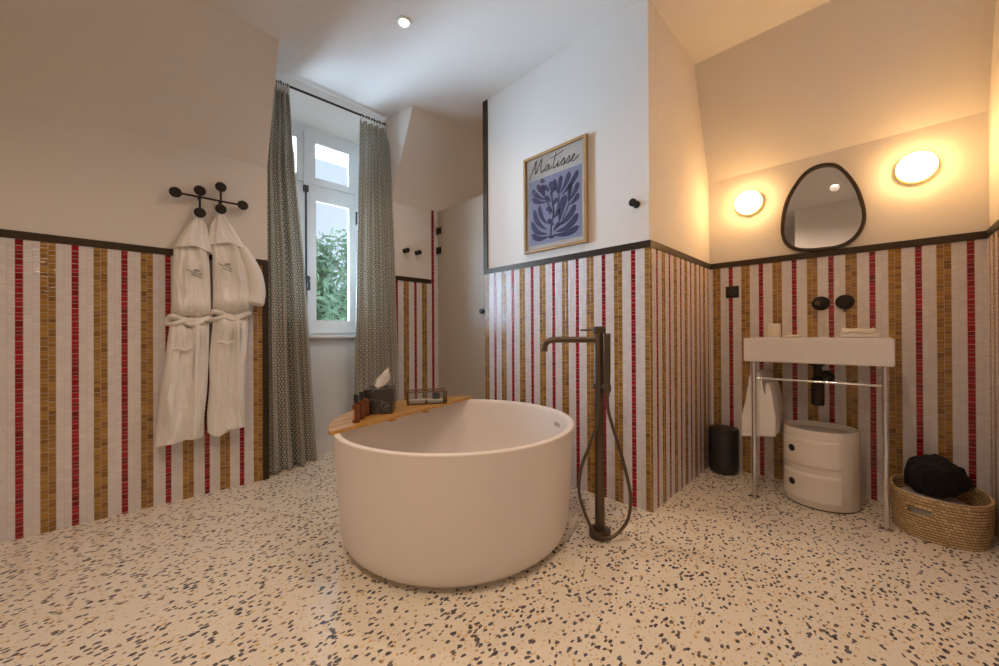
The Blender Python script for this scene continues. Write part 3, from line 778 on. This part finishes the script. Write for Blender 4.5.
# ------------------------------------------------------------------ vanity wall: lamps, mirror, taps, socket
def wall_lamp(y, z, label):
    t = thing('wall_lamp', (XV, y, z), label, 'wall lamp', 'round brass wall lamps')
    R_ = .078
    def flip(bm): bm.transform(Matrix.Translation((2*XV, 0, 0)) @ Matrix.Scale(-1, 4, (1, 0, 0))); return bm
    q = B(); lathe(q, [(R_-.004, 0), (R_, .003), (R_, .034), (R_-.003, .036)], (XV, y, z), 48, 'X'); part('brass_ring', flip(q), LAMPRING, t, 'brass ring with a faint glow added to its surface')
    q = B(); lathe(q, [(R_-.004, .034), (R_-.003, .054), (R_-.008, .066), (R_-.022, .074), (.030, .079), (.004, .080)], (XV, y, z), 48, 'X'); part('diffuser', flip(q), LAMPGLOW, t, 'glowing opal glass')
wall_lamp(.603, 1.825, 'lit round wall lamp left of the mirror')
wall_lamp(-.157, 1.825, 'lit round wall lamp right of the mirror')
MO = [(.199, 1.965), (.15, 1.936), (.103, 1.863), (.066, 1.776), (.044, 1.682), (.038, 1.618), (.045, 1.563), (.068, 1.511), (.105, 1.473), (.153, 1.453), (.212, 1.449), (.295, 1.454), (.359, 1.473), (.404, 1.511), (.425, 1.564), (.429, 1.636), (.419, 1.732), (.396, 1.811), (.357, 1.884), (.313, 1.94), (.26, 1.967)]
t = thing('mirror', (XV, .235, 1.449), 'rounded triangular mirror in a dark frame on the ledge above the basin', 'mirror')
cm = Vector((.235, 1.68))
out = [Vector(v[:2]) for v in spline([(a, c, 0) for a, c in MO], 5, closed=True)]
out = [cm+(p-cm)*1.012 for p in out]
q = B(); rs = []
for w, d in ((0, .004), (0, .026), (.010, .029), (.019, .026), (.019, .004)):
    rs.append([(XV-d, (p-(p-cm).normalized()*w).x, (p-(p-cm).normalized()*w).y) for p in out])
rings(q, rs, loop=True); part('frame', q, BRONZE, t)
q = B(); poly(q, [(XV-.012, (p-(p-cm).normalized()*.012).x, (p-(p-cm).normalized()*.012).y) for p in out], (.008, 0, 0)); part('mirror_glass', q, MIRROR, t, smooth=False)
XF = XV-.008
def face(bm): bm.transform(Matrix.Translation((2*XF, 0, 0)) @ Matrix.Scale(-1, 4, (1, 0, 0))); return bm
t = thing('wall_spout', (XF, .238, 1.127), 'black round wall spout above the basin, left of the mixer tap', 'tap')
q = B(); lathe(q, [(.043, 0), (.043, .008), (.039, .012)], (XF, .238, 1.127), 36, 'X'); part('flange', face(q), BLACK, t)
q = B(); tube(q, [(XF-.005, .238, 1.122), (XF-.17, .238, 1.122)], .016, 20); q2 = B(); lathe(q2, [(.016, .165), (.018, .17), (.018, .185), (.012, .186)], (XF, .238, 1.122), 20, 'X'); merge(q, face(q2)); part('spout', q, BLACK, t)
q = B(); lathe(q, [(.0115, .1855), (.0115, .188)], (XF, .238, 1.122), 20, 'X'); part('aerator', face(q), GUN, t)
t = thing('wall_mixer', (XF, .130, 1.129), 'black round wall mixer tap with a pin lever, right of the spout', 'tap')
q = B(); lathe(q, [(.043, 0), (.043, .008), (.039, .012)], (XF, .130, 1.129), 36, 'X'); part('flange', face(q), BLACK, t)
q = B(); lathe(q, [(.027, .01), (.027, .045), (.024, .049), (.010, .050)], (XF, .130, 1.129), 28, 'X'); part('handle', face(q), BLACK, t)
q = B(); tube(q, [(XF-.034, .130, 1.110), (XF-.040, .130, 1.070)], .0042, 10); part('lever', q, BLACK, t)
t = thing('power_socket', (XF, .709, 1.235), 'square black power socket on the mosaic left of the basin', 'power socket')
q = B(); box(q, XF-.009, XF, .669, .749, 1.195, 1.275, .003); part('plate', q, BLACK, t)
q = B(); lathe(q, [(.026, .009), (.026, .011), (.022, .011), (.022, .0095), (.004, .0095)], (XF, .709, 1.235), 28, 'X'); part('socket_ring', face(q), BINBLACK, t)

# ------------------------------------------------------------------ wash stand
SX0, SX1, SY0, SY1, SZ0, SZ1 = 2.583, XF, -.062, .551, .785, .920
t = thing('washbasin', (2.80, .245, 0), 'white rectangular console washbasin on chrome legs below the mirror', 'washbasin')
q = B(); box(q, SX0, SX1, SY0, SY1, SZ0, SZ1)
q.faces.ensure_lookup_table(); topf = max(q.faces, key=lambda f: f.calc_center_median().z)
r_ = bmesh.ops.inset_region(q, faces=[topf], thickness=.018)
topf = max((f for f in q.faces if all(v.co.z > SZ1-1e-4 for v in f.verts)), key=lambda f: f.calc_area())
for v in topf.verts:
    if v.co.x > 2.9: v.co.x = 2.865
    v.co.y = .245+(v.co.y-.245)*.97
e_ = bmesh.ops.extrude_face_region(q, geom=[topf]); vs = [v for v in e_['geom'] if isinstance(v, bmesh.types.BMVert)]
for v in vs: v.co.z -= .085; v.co.x = 2.72+(v.co.x-2.72)*.85; v.co.y = .245+(v.co.y-.245)*.9
bmesh.ops.delete(q, geom=[topf], context='FACES')
bmesh.ops.bevel(q, geom=[e for e in q.edges if all(v.co.z > SZ0-.001 for v in e.verts)], offset=.004, segments=2, affect='EDGES')
part('basin', q, CERAMIC, t)
for yy in (.505, -.030):
    q = B(); tube(q, [(2.600, yy, .004), (2.600, yy, SZ0)], .0125, 20); lg = part('leg', q, CHROME, t)
    q = B(); lathe(q, [(.026, 0), (.026, .004), (.016, .010)], (2.600, yy, 0), 24); part('foot', q, CHROME, lg)
q = B(); tube(q, [(2.600, -.030, .690), (2.600, .505, .690)], .0068, 12); part('towel_rail', q, CHROME, t, 'chrome front towel rail')
for yy in (.505, -.030):
    q = B(); tube(q, [(2.600, yy, .690), (XF, yy, .690)], .0068, 12); lathe(q, [(.022, -.008), (.022, 0)], (XF, yy, .690), 20, 'X'); part('towel_rail', q, CHROME, t)
q = B(); TRX, TRY = 2.80, .237
lathe(q, [(.034, SZ0-.001), (.034, SZ0-.020), (.019, SZ0-.028), (.019, .700), (.028, .694), (.030, .690), (.030, .545), (.026, .538)][::-1], (TRX, TRY, 0), 28)
tube(q, spline([(TRX, TRY, .680), (TRX+.05, TRY-.012, .682), (TRX+.12, TRY-.022, .684), (XF, TRY-.024, .684)], 5), .016, 14); lathe(q, [(.036, -.010), (.038, -.004), (.038, 0)], (XF, TRY-.024, .684), 28, 'X')
part('drain_trap', q, BLACK, t, 'black bottle trap')
# things on the basin's back ledge
q = B(); c = (2.935, .462, SZ1); lathe(q, [(.037, 0), (.0385, .003), (.0365, .080), (.033, .087), (.028, .089), (.004, .089)], c, 32)
tag(link('tumbler', q, CERAMIC, c), 'white upturned tumbler on the left end of the basin ledge', 'cup')
q = B(); c = (2.935, .360, SZ1); lathe(q, [(.032, 0), (.040, .005), (.040, .011), (.034, .016), (.010, .017)], c, 32)
tag(link('soap_bar', q, SOAP, c), 'small round cream soap on the basin ledge', 'soap')
def folded(name, c, sx, sy, sz, layers, mat, label, cat, rot=0):
    q = B()
    for k in range(layers):
        b2 = B(); h0, h1 = sz*k/layers, sz*(k+1)/layers-.001
        box(b2, -sx/2*(1-.03*k), sx/2*(1-.05*k), -sy/2*(1-.06*k), sy/2*(1-.10*k), h0, h1, min(.007, sz/layers*.4))
        bmesh.ops.subdivide_edges(b2, edges=[e for e in b2.edges if e.calc_length() > .03], cuts=7, use_grid_fill=True)
        for v in b2.verts:
            v.co.z += .016*noise.noise((v.co.x*20, v.co.y*20, 0.))*(v.co.z > .004)+.010*max(0, v.co.x/sx)*max(0, -v.co.y/sy)*k
            v.co.x += .004*noise.noise((v.co.y*30, k, 1.)); v.co.y += .006*noise.noise((v.co.x*30, k, 7.))
        merge(q, b2)
    for v in q.verts: v.co.z = max(v.co.z, 0.0005)
    q.transform(Matrix.Translation(c) @ Matrix.Rotation(rot, 4, 'Z'))
    return tag(link(name, q, mat, c, ang=60), label, cat)
folded('hand_towel', (2.93, .072, SZ1+.001), .110, .155, .046, 2, COTTON, 'white hand towel folded on the right of the basin ledge', 'towel', .1)
# bath towel folded over the left side rail
q = B(); rs = []; NX = 26
for i in range(NX+1):
    k = i/NX; xx = 2.635+.300*k; ring_o, ring_i = [], []
    for j in range(41):
        s = -1+2*j/40; L_ = .36
        if abs(s) < .12: a = s/.12*PI/2; yy, zz = .016*sin(a), .016*cos(a)
        else:
            dd = (abs(s)-.12)/.88; yy = math.copysign(.016+(.048 if s > 0 else .066)*dd**.8+.010*noise.noise((xx*12, dd*3, s)), s); zz = -L_*dd*(1 if s > 0 else .93)
        w = .007*noise.noise((xx*16, s*4, 3.))
        tk = .011
        ring_o.append((xx, .505+yy+math.copysign(tk, s if abs(s) > 1e-6 else 1)*min(1, abs(s)*8)+w, .694+zz+(tk*1.2*max(0, 1-abs(s)/.16))))
        ring_i.append((xx, .505+yy*.80+w, .688+zz))
    rs.append(ring_o)
rings(q, rs)
t = thing('bath_towel', (2.78, .505, .69), 'white bath towel hanging over the left side rail of the washbasin', 'towel')
part('towel_cloth', q, TERRY, t, ang=70)
q = B(); rs = []
for i in range(13):
    xx = 2.628+.285*i/12; ring = []
    for j in range(24):
        a = 2*PI*j/24; z = .51+.155*sin(a); ring.append((xx, .448+.018*cos(a)-.030*(.70-z)/.35+.006*noise.noise((xx*14, sin(a)*2, 2.)), z))
    rs.append(ring)
rings(q, rs); part('towel_fold', q, TERRY, t)

# ------------------------------------------------------------------ bin
c = (2.922, .745, 0)
t = thing('pedal_bin', c, 'small round black pedal bin standing in the corner of the alcove', 'bin')
q = B(); lathe(q, [(.070, 0), (.080, .012), (.086, .030), (.088, .060), (.088, .272), (.086, .276)], c, 48); part('bin_body', q, BINBLACK, t)
q = B(); lathe(q, [(.089, .274), (.090, .280), (.090, .294), (.086, .304), (.060, .310), (.005, .312)], c, 48); part('lid', q, BINBLACK, t)

# ------------------------------------------------------------------ two drawer round cabinet
c = (2.790, .228, 0); R_ = .165
t = thing('round_cabinet', c, 'round ivory plastic two tier storage cabinet under the basin', 'cabinet')
q = B(); lathe(q, [(R_-.012, 0), (R_-.012, .010)], c, 64); part('base_ring', q, RUBBER, t)
q = B(); lathe(q, [(R_-.004, .008), (R_, .014), (R_, .412), (R_-.001, .418), (R_-.006, .420), (R_-.009, .416), (R_-.010, .385), (R_-.03, .382), (.005, .382)], c, 96); part('cabinet_shell', q, PLASTIC, t)
q = B(); lathe(q, [(R_-.011, .3825), (R_-.011, .3905), (R_-.014, .3915), (R_-.018, .3860), (.004, .3855)], c, 64); part('top_tray', q, TRAY, t, 'glossy recessed grey top')
fa_ = math.atan2(-c[1], -c[0])-.06       # faces the room
for z0_, z1_ in ((.030, .192), (.218, .374)):
    q = B(); rs = []; N = 40; a0, a1 = fa_-1.15, fa_+.62; ri, ro = R_-.004, R_+.006
    cr = .03
    grid = []
    M_ = 14
    for j in range(M_+1):
        z = z0_+(z1_-z0_)*j/M_; row = []
        for i in range(N+1):
            k = i/N; a = a0+(a1-a0)*k
            ex = min(k, 1-k)*(a1-a0)*R_; ez = min(j, M_-j)/M_*(z1_-z0_)
            dd = min(ex, ez)
            rr = R_-.003+.011*min(1, dd/.006)
            row.append((c[0]+rr*cos(a), c[1]+rr*sin(a), z))
        grid.append(row)
    rings(q, grid, closed=False)
    dpt = part('sliding_door', q, PLASTIC, t, ang=50)
    q = B(); a = fa_-.72; zc = (z0_+z1_)/2+.012; rr = R_+.0082
    ctr_ = Vector((c[0]+rr*cos(a), c[1]+rr*sin(a), zc)); tx = Vector((-sin(a), cos(a), 0)); nrm = Vector((cos(a), sin(a), 0))
    pts = [ctr_+tx*.019*cos(k*2*PI/32)+Vector((0, 0, 1))*.019*sin(k*2*PI/32) for k in range(32)]
    poly(q, [p-nrm*.003 for p in pts], nrm*.0036); part('finger_hole', q, DARKHOLE, dpt, 'dark round finger hole')

# ------------------------------------------------------------------ basket with bag and cloth
BX, BY, BA, BBW, BH = 2.772, -.207, .205, .163, .190
t = thing('woven_basket', (BX, BY, 0), 'oval woven palm basket on the floor right of the washbasin', 'basket')
q = B(); uvl = q.loops.layers.uv.new('UVMap'); NU, NV = 120, 30; per = 2*PI*.19
def bpt(a, k, off=0):
    s = .93+.07*k+.025*sin(PI*k); ca, sa = cos(a), sin(a)
    x_ = math.copysign(abs(ca)**.85, ca); y_ = math.copysign(abs(sa)**.85, sa)
    return (BX+(BA*s+off)*x_, BY+(BBW*s+off)*y_, BH*k)
g = [[q.verts.new(bpt(2*PI*i/NU, j/NV)) for i in range(NU)] for j in range(NV+1)]
for j in range(NV):
    for i in range(NU):
        aa = 2*PI*(i+.5)/NU-PI; k = (j+.5)/NV
        if abs(aa+.42)*.17 < .046 and .60 < k < .78: continue
        if abs(abs(aa)-PI) < .25 and .60 < k < .78: continue
        f = q.faces.new((g[j][i], g[j][(i+1) % NU], g[j+1][(i+1) % NU], g[j+1][i]))
        for l, (a, b_) in zip(f.loops, ((i, j), (i+1, j), (i+1, j+1), (i, j+1))): l[uvl].uv = (per*a/NU, BH*b_/NV)
q.faces.new([v for v in g[0]][::-1])
o = part('basket_wall', q, WICK, t)
md = o.modifiers.new('thickness', 'SOLIDIFY'); md.thickness = .011; md.offset = -1
def coil(bm, pts, r, closed):
    uv = bm.loops.layers.uv.new('UVMap') if not bm.loops.layers.uv else bm.loops.layers.uv[0]
    tube(bm, pts, r, 10, closed=closed)
    for f in bm.faces:
        for l in f.loops: l[uv].uv = ((l.vert.co.x+l.vert.co.y)*.9, l.vert.co.z+.006)
q = B(); coil(q, [Vector(bpt(2*PI*i/96, 1.0, -.005)) for i in range(96)], .0085, True); part('rim', q, WICK, t)
for sgn, cen in ((1, -PI),):
    q = B(); pts = []
    for k in range(40):
        th = 2*PI*k/40; du = -.42+.29*math.copysign(abs(cos(th))**.5, cos(th)); dk = .69+.098*math.copysign(abs(sin(th))**.5, sin(th))
        pts.append(Vector(bpt(PI+du, dk, .001)))
    coil(q, pts, .0055, True); part('handle_rim', q, WICK, t)
# cloth lying in the basket
q = B(); rs = []
for j in range(12):
    k = j/11; z = .035+.130*k
    ring = []
    for i in range(56):
        a = 2*PI*i/56; p = bpt(a, z/BH, -.0165); s = 1 if j < 9 else (1-.30*(j-8)/3)
        ring.append((BX+(p[0]-BX)*s, BY+(p[1]-BY)*s, z+(.016*noise.noise((cos(a)*2, sin(a)*2, 3.)) if j > 7 else 0)-.055*max(0, -(p[1]-BY)/BBW)*(j/11)))
    rs.append(ring)
rings(q, rs); tag(link('folded_cloth', q, GREYCLOTH, (BX, BY, .035), ang=70), 'pale grey cloth lying inside the woven basket', 'cloth')
# black drawstring bag
t = thing('drawstring_bag', (2.80, -.20, .165), 'black cloth drawstring bag lying in the woven basket', 'bag')
q = B(); bmesh.ops.create_icosphere(q, subdivisions=5, radius=1)
A_ = Vector((.10, -.14, 0)).normalized(); Bv = Vector((-A_.y, A_.x, 0))
for v in q.verts:
    n0 = v.co.copy(); s = n0.x
    tap = 1-.42*max(0, s)-.10*max(0, -s)
    L_ = n0.x*.135; W_ = n0.y*.072*tap; Hh = n0.z*.095*tap
    Hh += .030*(1-s*1.6)*.6 if n0.z > -.2 else 0
    nz = .016*noise.noise(n0*2.2)+.010*noise.noise(n0*5)+.010*abs(noise.noise(Vector((n0.x*2, n0.y*9, n0.z*2))))
    p = Vector((2.825, -.215, .228))+A_*L_+Bv*W_+Vector((0, 0, Hh))+n0*nz
    p.z = max(p.z, .168+.0*s)
    v.co = p
part('bag_body', q, BAGCLOTH, t, ang=80)
q = B(); tube(q, spline([(2.79, -.185, .326), (2.82, -.225, .335), (2.855, -.27, .295), (2.87, -.305, .235), (2.875, -.325, .20)], 8), .0042, 8)
tube(q, spline([(2.86, -.285, .235), (2.885, -.305, .225), (2.91, -.325, .215), (2.90, -.335, .203)], 6), .0042, 8); part('cord', q, BAGCLOTH, t)

# ------------------------------------------------------------------ ceiling downlights
def downlight(x, y, label, w):
    t = thing('downlight', (x, y, H), label, 'ceiling light', 'recessed ceiling downlights')
    q = B(); lathe(q, [(.026, -.002), (.030, -.007), (.044, -.005), (.046, 0)], (x, y, H), 32, cap0=False, cap1=False); part('trim_ring', q, WHITEPAINT, t)
    q = B(); lathe(q, [(.027, -.001), (.027, -.003), (.004, -.0035)], (x, y, H), 24); part('lens', q, SPOTGLOW, t)
    ld = bpy.data.lights.new('downlight_beam', 'SPOT'); ld.energy = w; ld.color = (1., .74, .55); ld.spot_size = math.radians(150); ld.spot_blend = 1.; ld.shadow_soft_size = .045
    lo = bpy.data.objects.new('downlight_beam', ld); C.objects.link(lo); lo.parent = t; lo.location = (0, 0, -.03)
DW = 44
downlight(1.164, 1.919, 'small lit round downlight in the ceiling above the bathtub', DW*.5)
downlight(1.20, .35, 'lit round downlight in the ceiling in front of the alcove', DW*.45)
downlight(-.45, 1.15, 'lit round downlight in the ceiling in front of the left wall', DW)
downlight(-.15, .35, 'lit round downlight in the ceiling above the viewer', DW)

downlight(2.56, 1.65, 'added downlight, unseen in the shower ceiling, brightening the slope above the door', DW*.45)  # unseen lamp added to brighten the shower door and the slope above it

# ------------------------------------------------------------------ sky and camera
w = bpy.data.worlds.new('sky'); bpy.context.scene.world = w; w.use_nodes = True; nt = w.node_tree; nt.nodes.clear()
wo = nt.nodes.new('ShaderNodeOutputWorld'); bg = nt.nodes.new('ShaderNodeBackground'); tc = nt.nodes.new('ShaderNodeTexCoord')
sp_ = nt.nodes.new('ShaderNodeSeparateXYZ'); nt.links.new(tc.outputs['Generated'], sp_.inputs[0])
rp = nt.nodes.new('ShaderNodeValToRGB'); nt.links.new(sp_.outputs[2], rp.inputs[0])
els = rp.color_ramp.elements
els[0].position = 0.0; els[0].color = (.74, .83, .97, 1); els[1].position = .6; els[1].color = (.60, .74, 1.0, 1)
# strong glow added out of view left of the window, brightening dormer and ceiling
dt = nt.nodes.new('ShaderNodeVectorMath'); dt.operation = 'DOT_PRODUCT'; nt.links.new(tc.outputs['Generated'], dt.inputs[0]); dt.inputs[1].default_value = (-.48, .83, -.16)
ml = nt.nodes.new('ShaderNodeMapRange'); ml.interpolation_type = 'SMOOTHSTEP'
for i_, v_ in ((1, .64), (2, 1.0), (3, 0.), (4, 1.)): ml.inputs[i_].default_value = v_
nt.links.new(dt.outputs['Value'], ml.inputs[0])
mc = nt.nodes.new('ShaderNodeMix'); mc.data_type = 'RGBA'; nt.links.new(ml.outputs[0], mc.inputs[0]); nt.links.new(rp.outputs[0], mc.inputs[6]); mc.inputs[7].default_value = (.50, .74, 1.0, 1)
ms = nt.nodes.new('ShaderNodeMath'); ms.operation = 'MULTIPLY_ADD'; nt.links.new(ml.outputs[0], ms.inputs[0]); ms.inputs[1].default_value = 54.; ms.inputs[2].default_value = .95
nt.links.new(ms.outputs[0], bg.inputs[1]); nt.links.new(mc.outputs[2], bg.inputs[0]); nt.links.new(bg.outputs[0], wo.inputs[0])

cd = bpy.data.cameras.new('camera'); cam = bpy.data.objects.new('camera', cd); C.objects.link(cam)
cd.sensor_fit = 'HORIZONTAL'; cd.sensor_width = 36; cd.lens = 379.083/999*36; cd.clip_start = .02
Fv = Vector((.70939048, .70480908, .00305032)); Rv = Vector((.70481417, -.70937332, -.00514623)); Uv = Vector((.0014633, -.0058006, .99998211))
M = Matrix.Identity(4)
for i in range(3): M[i][0] = Rv[i]; M[i][1] = Uv[i]; M[i][2] = -Fv[i]
M[0][3], M[1][3], M[2][3] = 0, 0, .95
cam.matrix_world = M
sc = bpy.context.scene; sc.camera = cam
sc.view_settings.view_transform = 'Standard'; sc.view_settings.look = 'None'; sc.view_settings.exposure = .27; sc.view_settings.gamma = 1
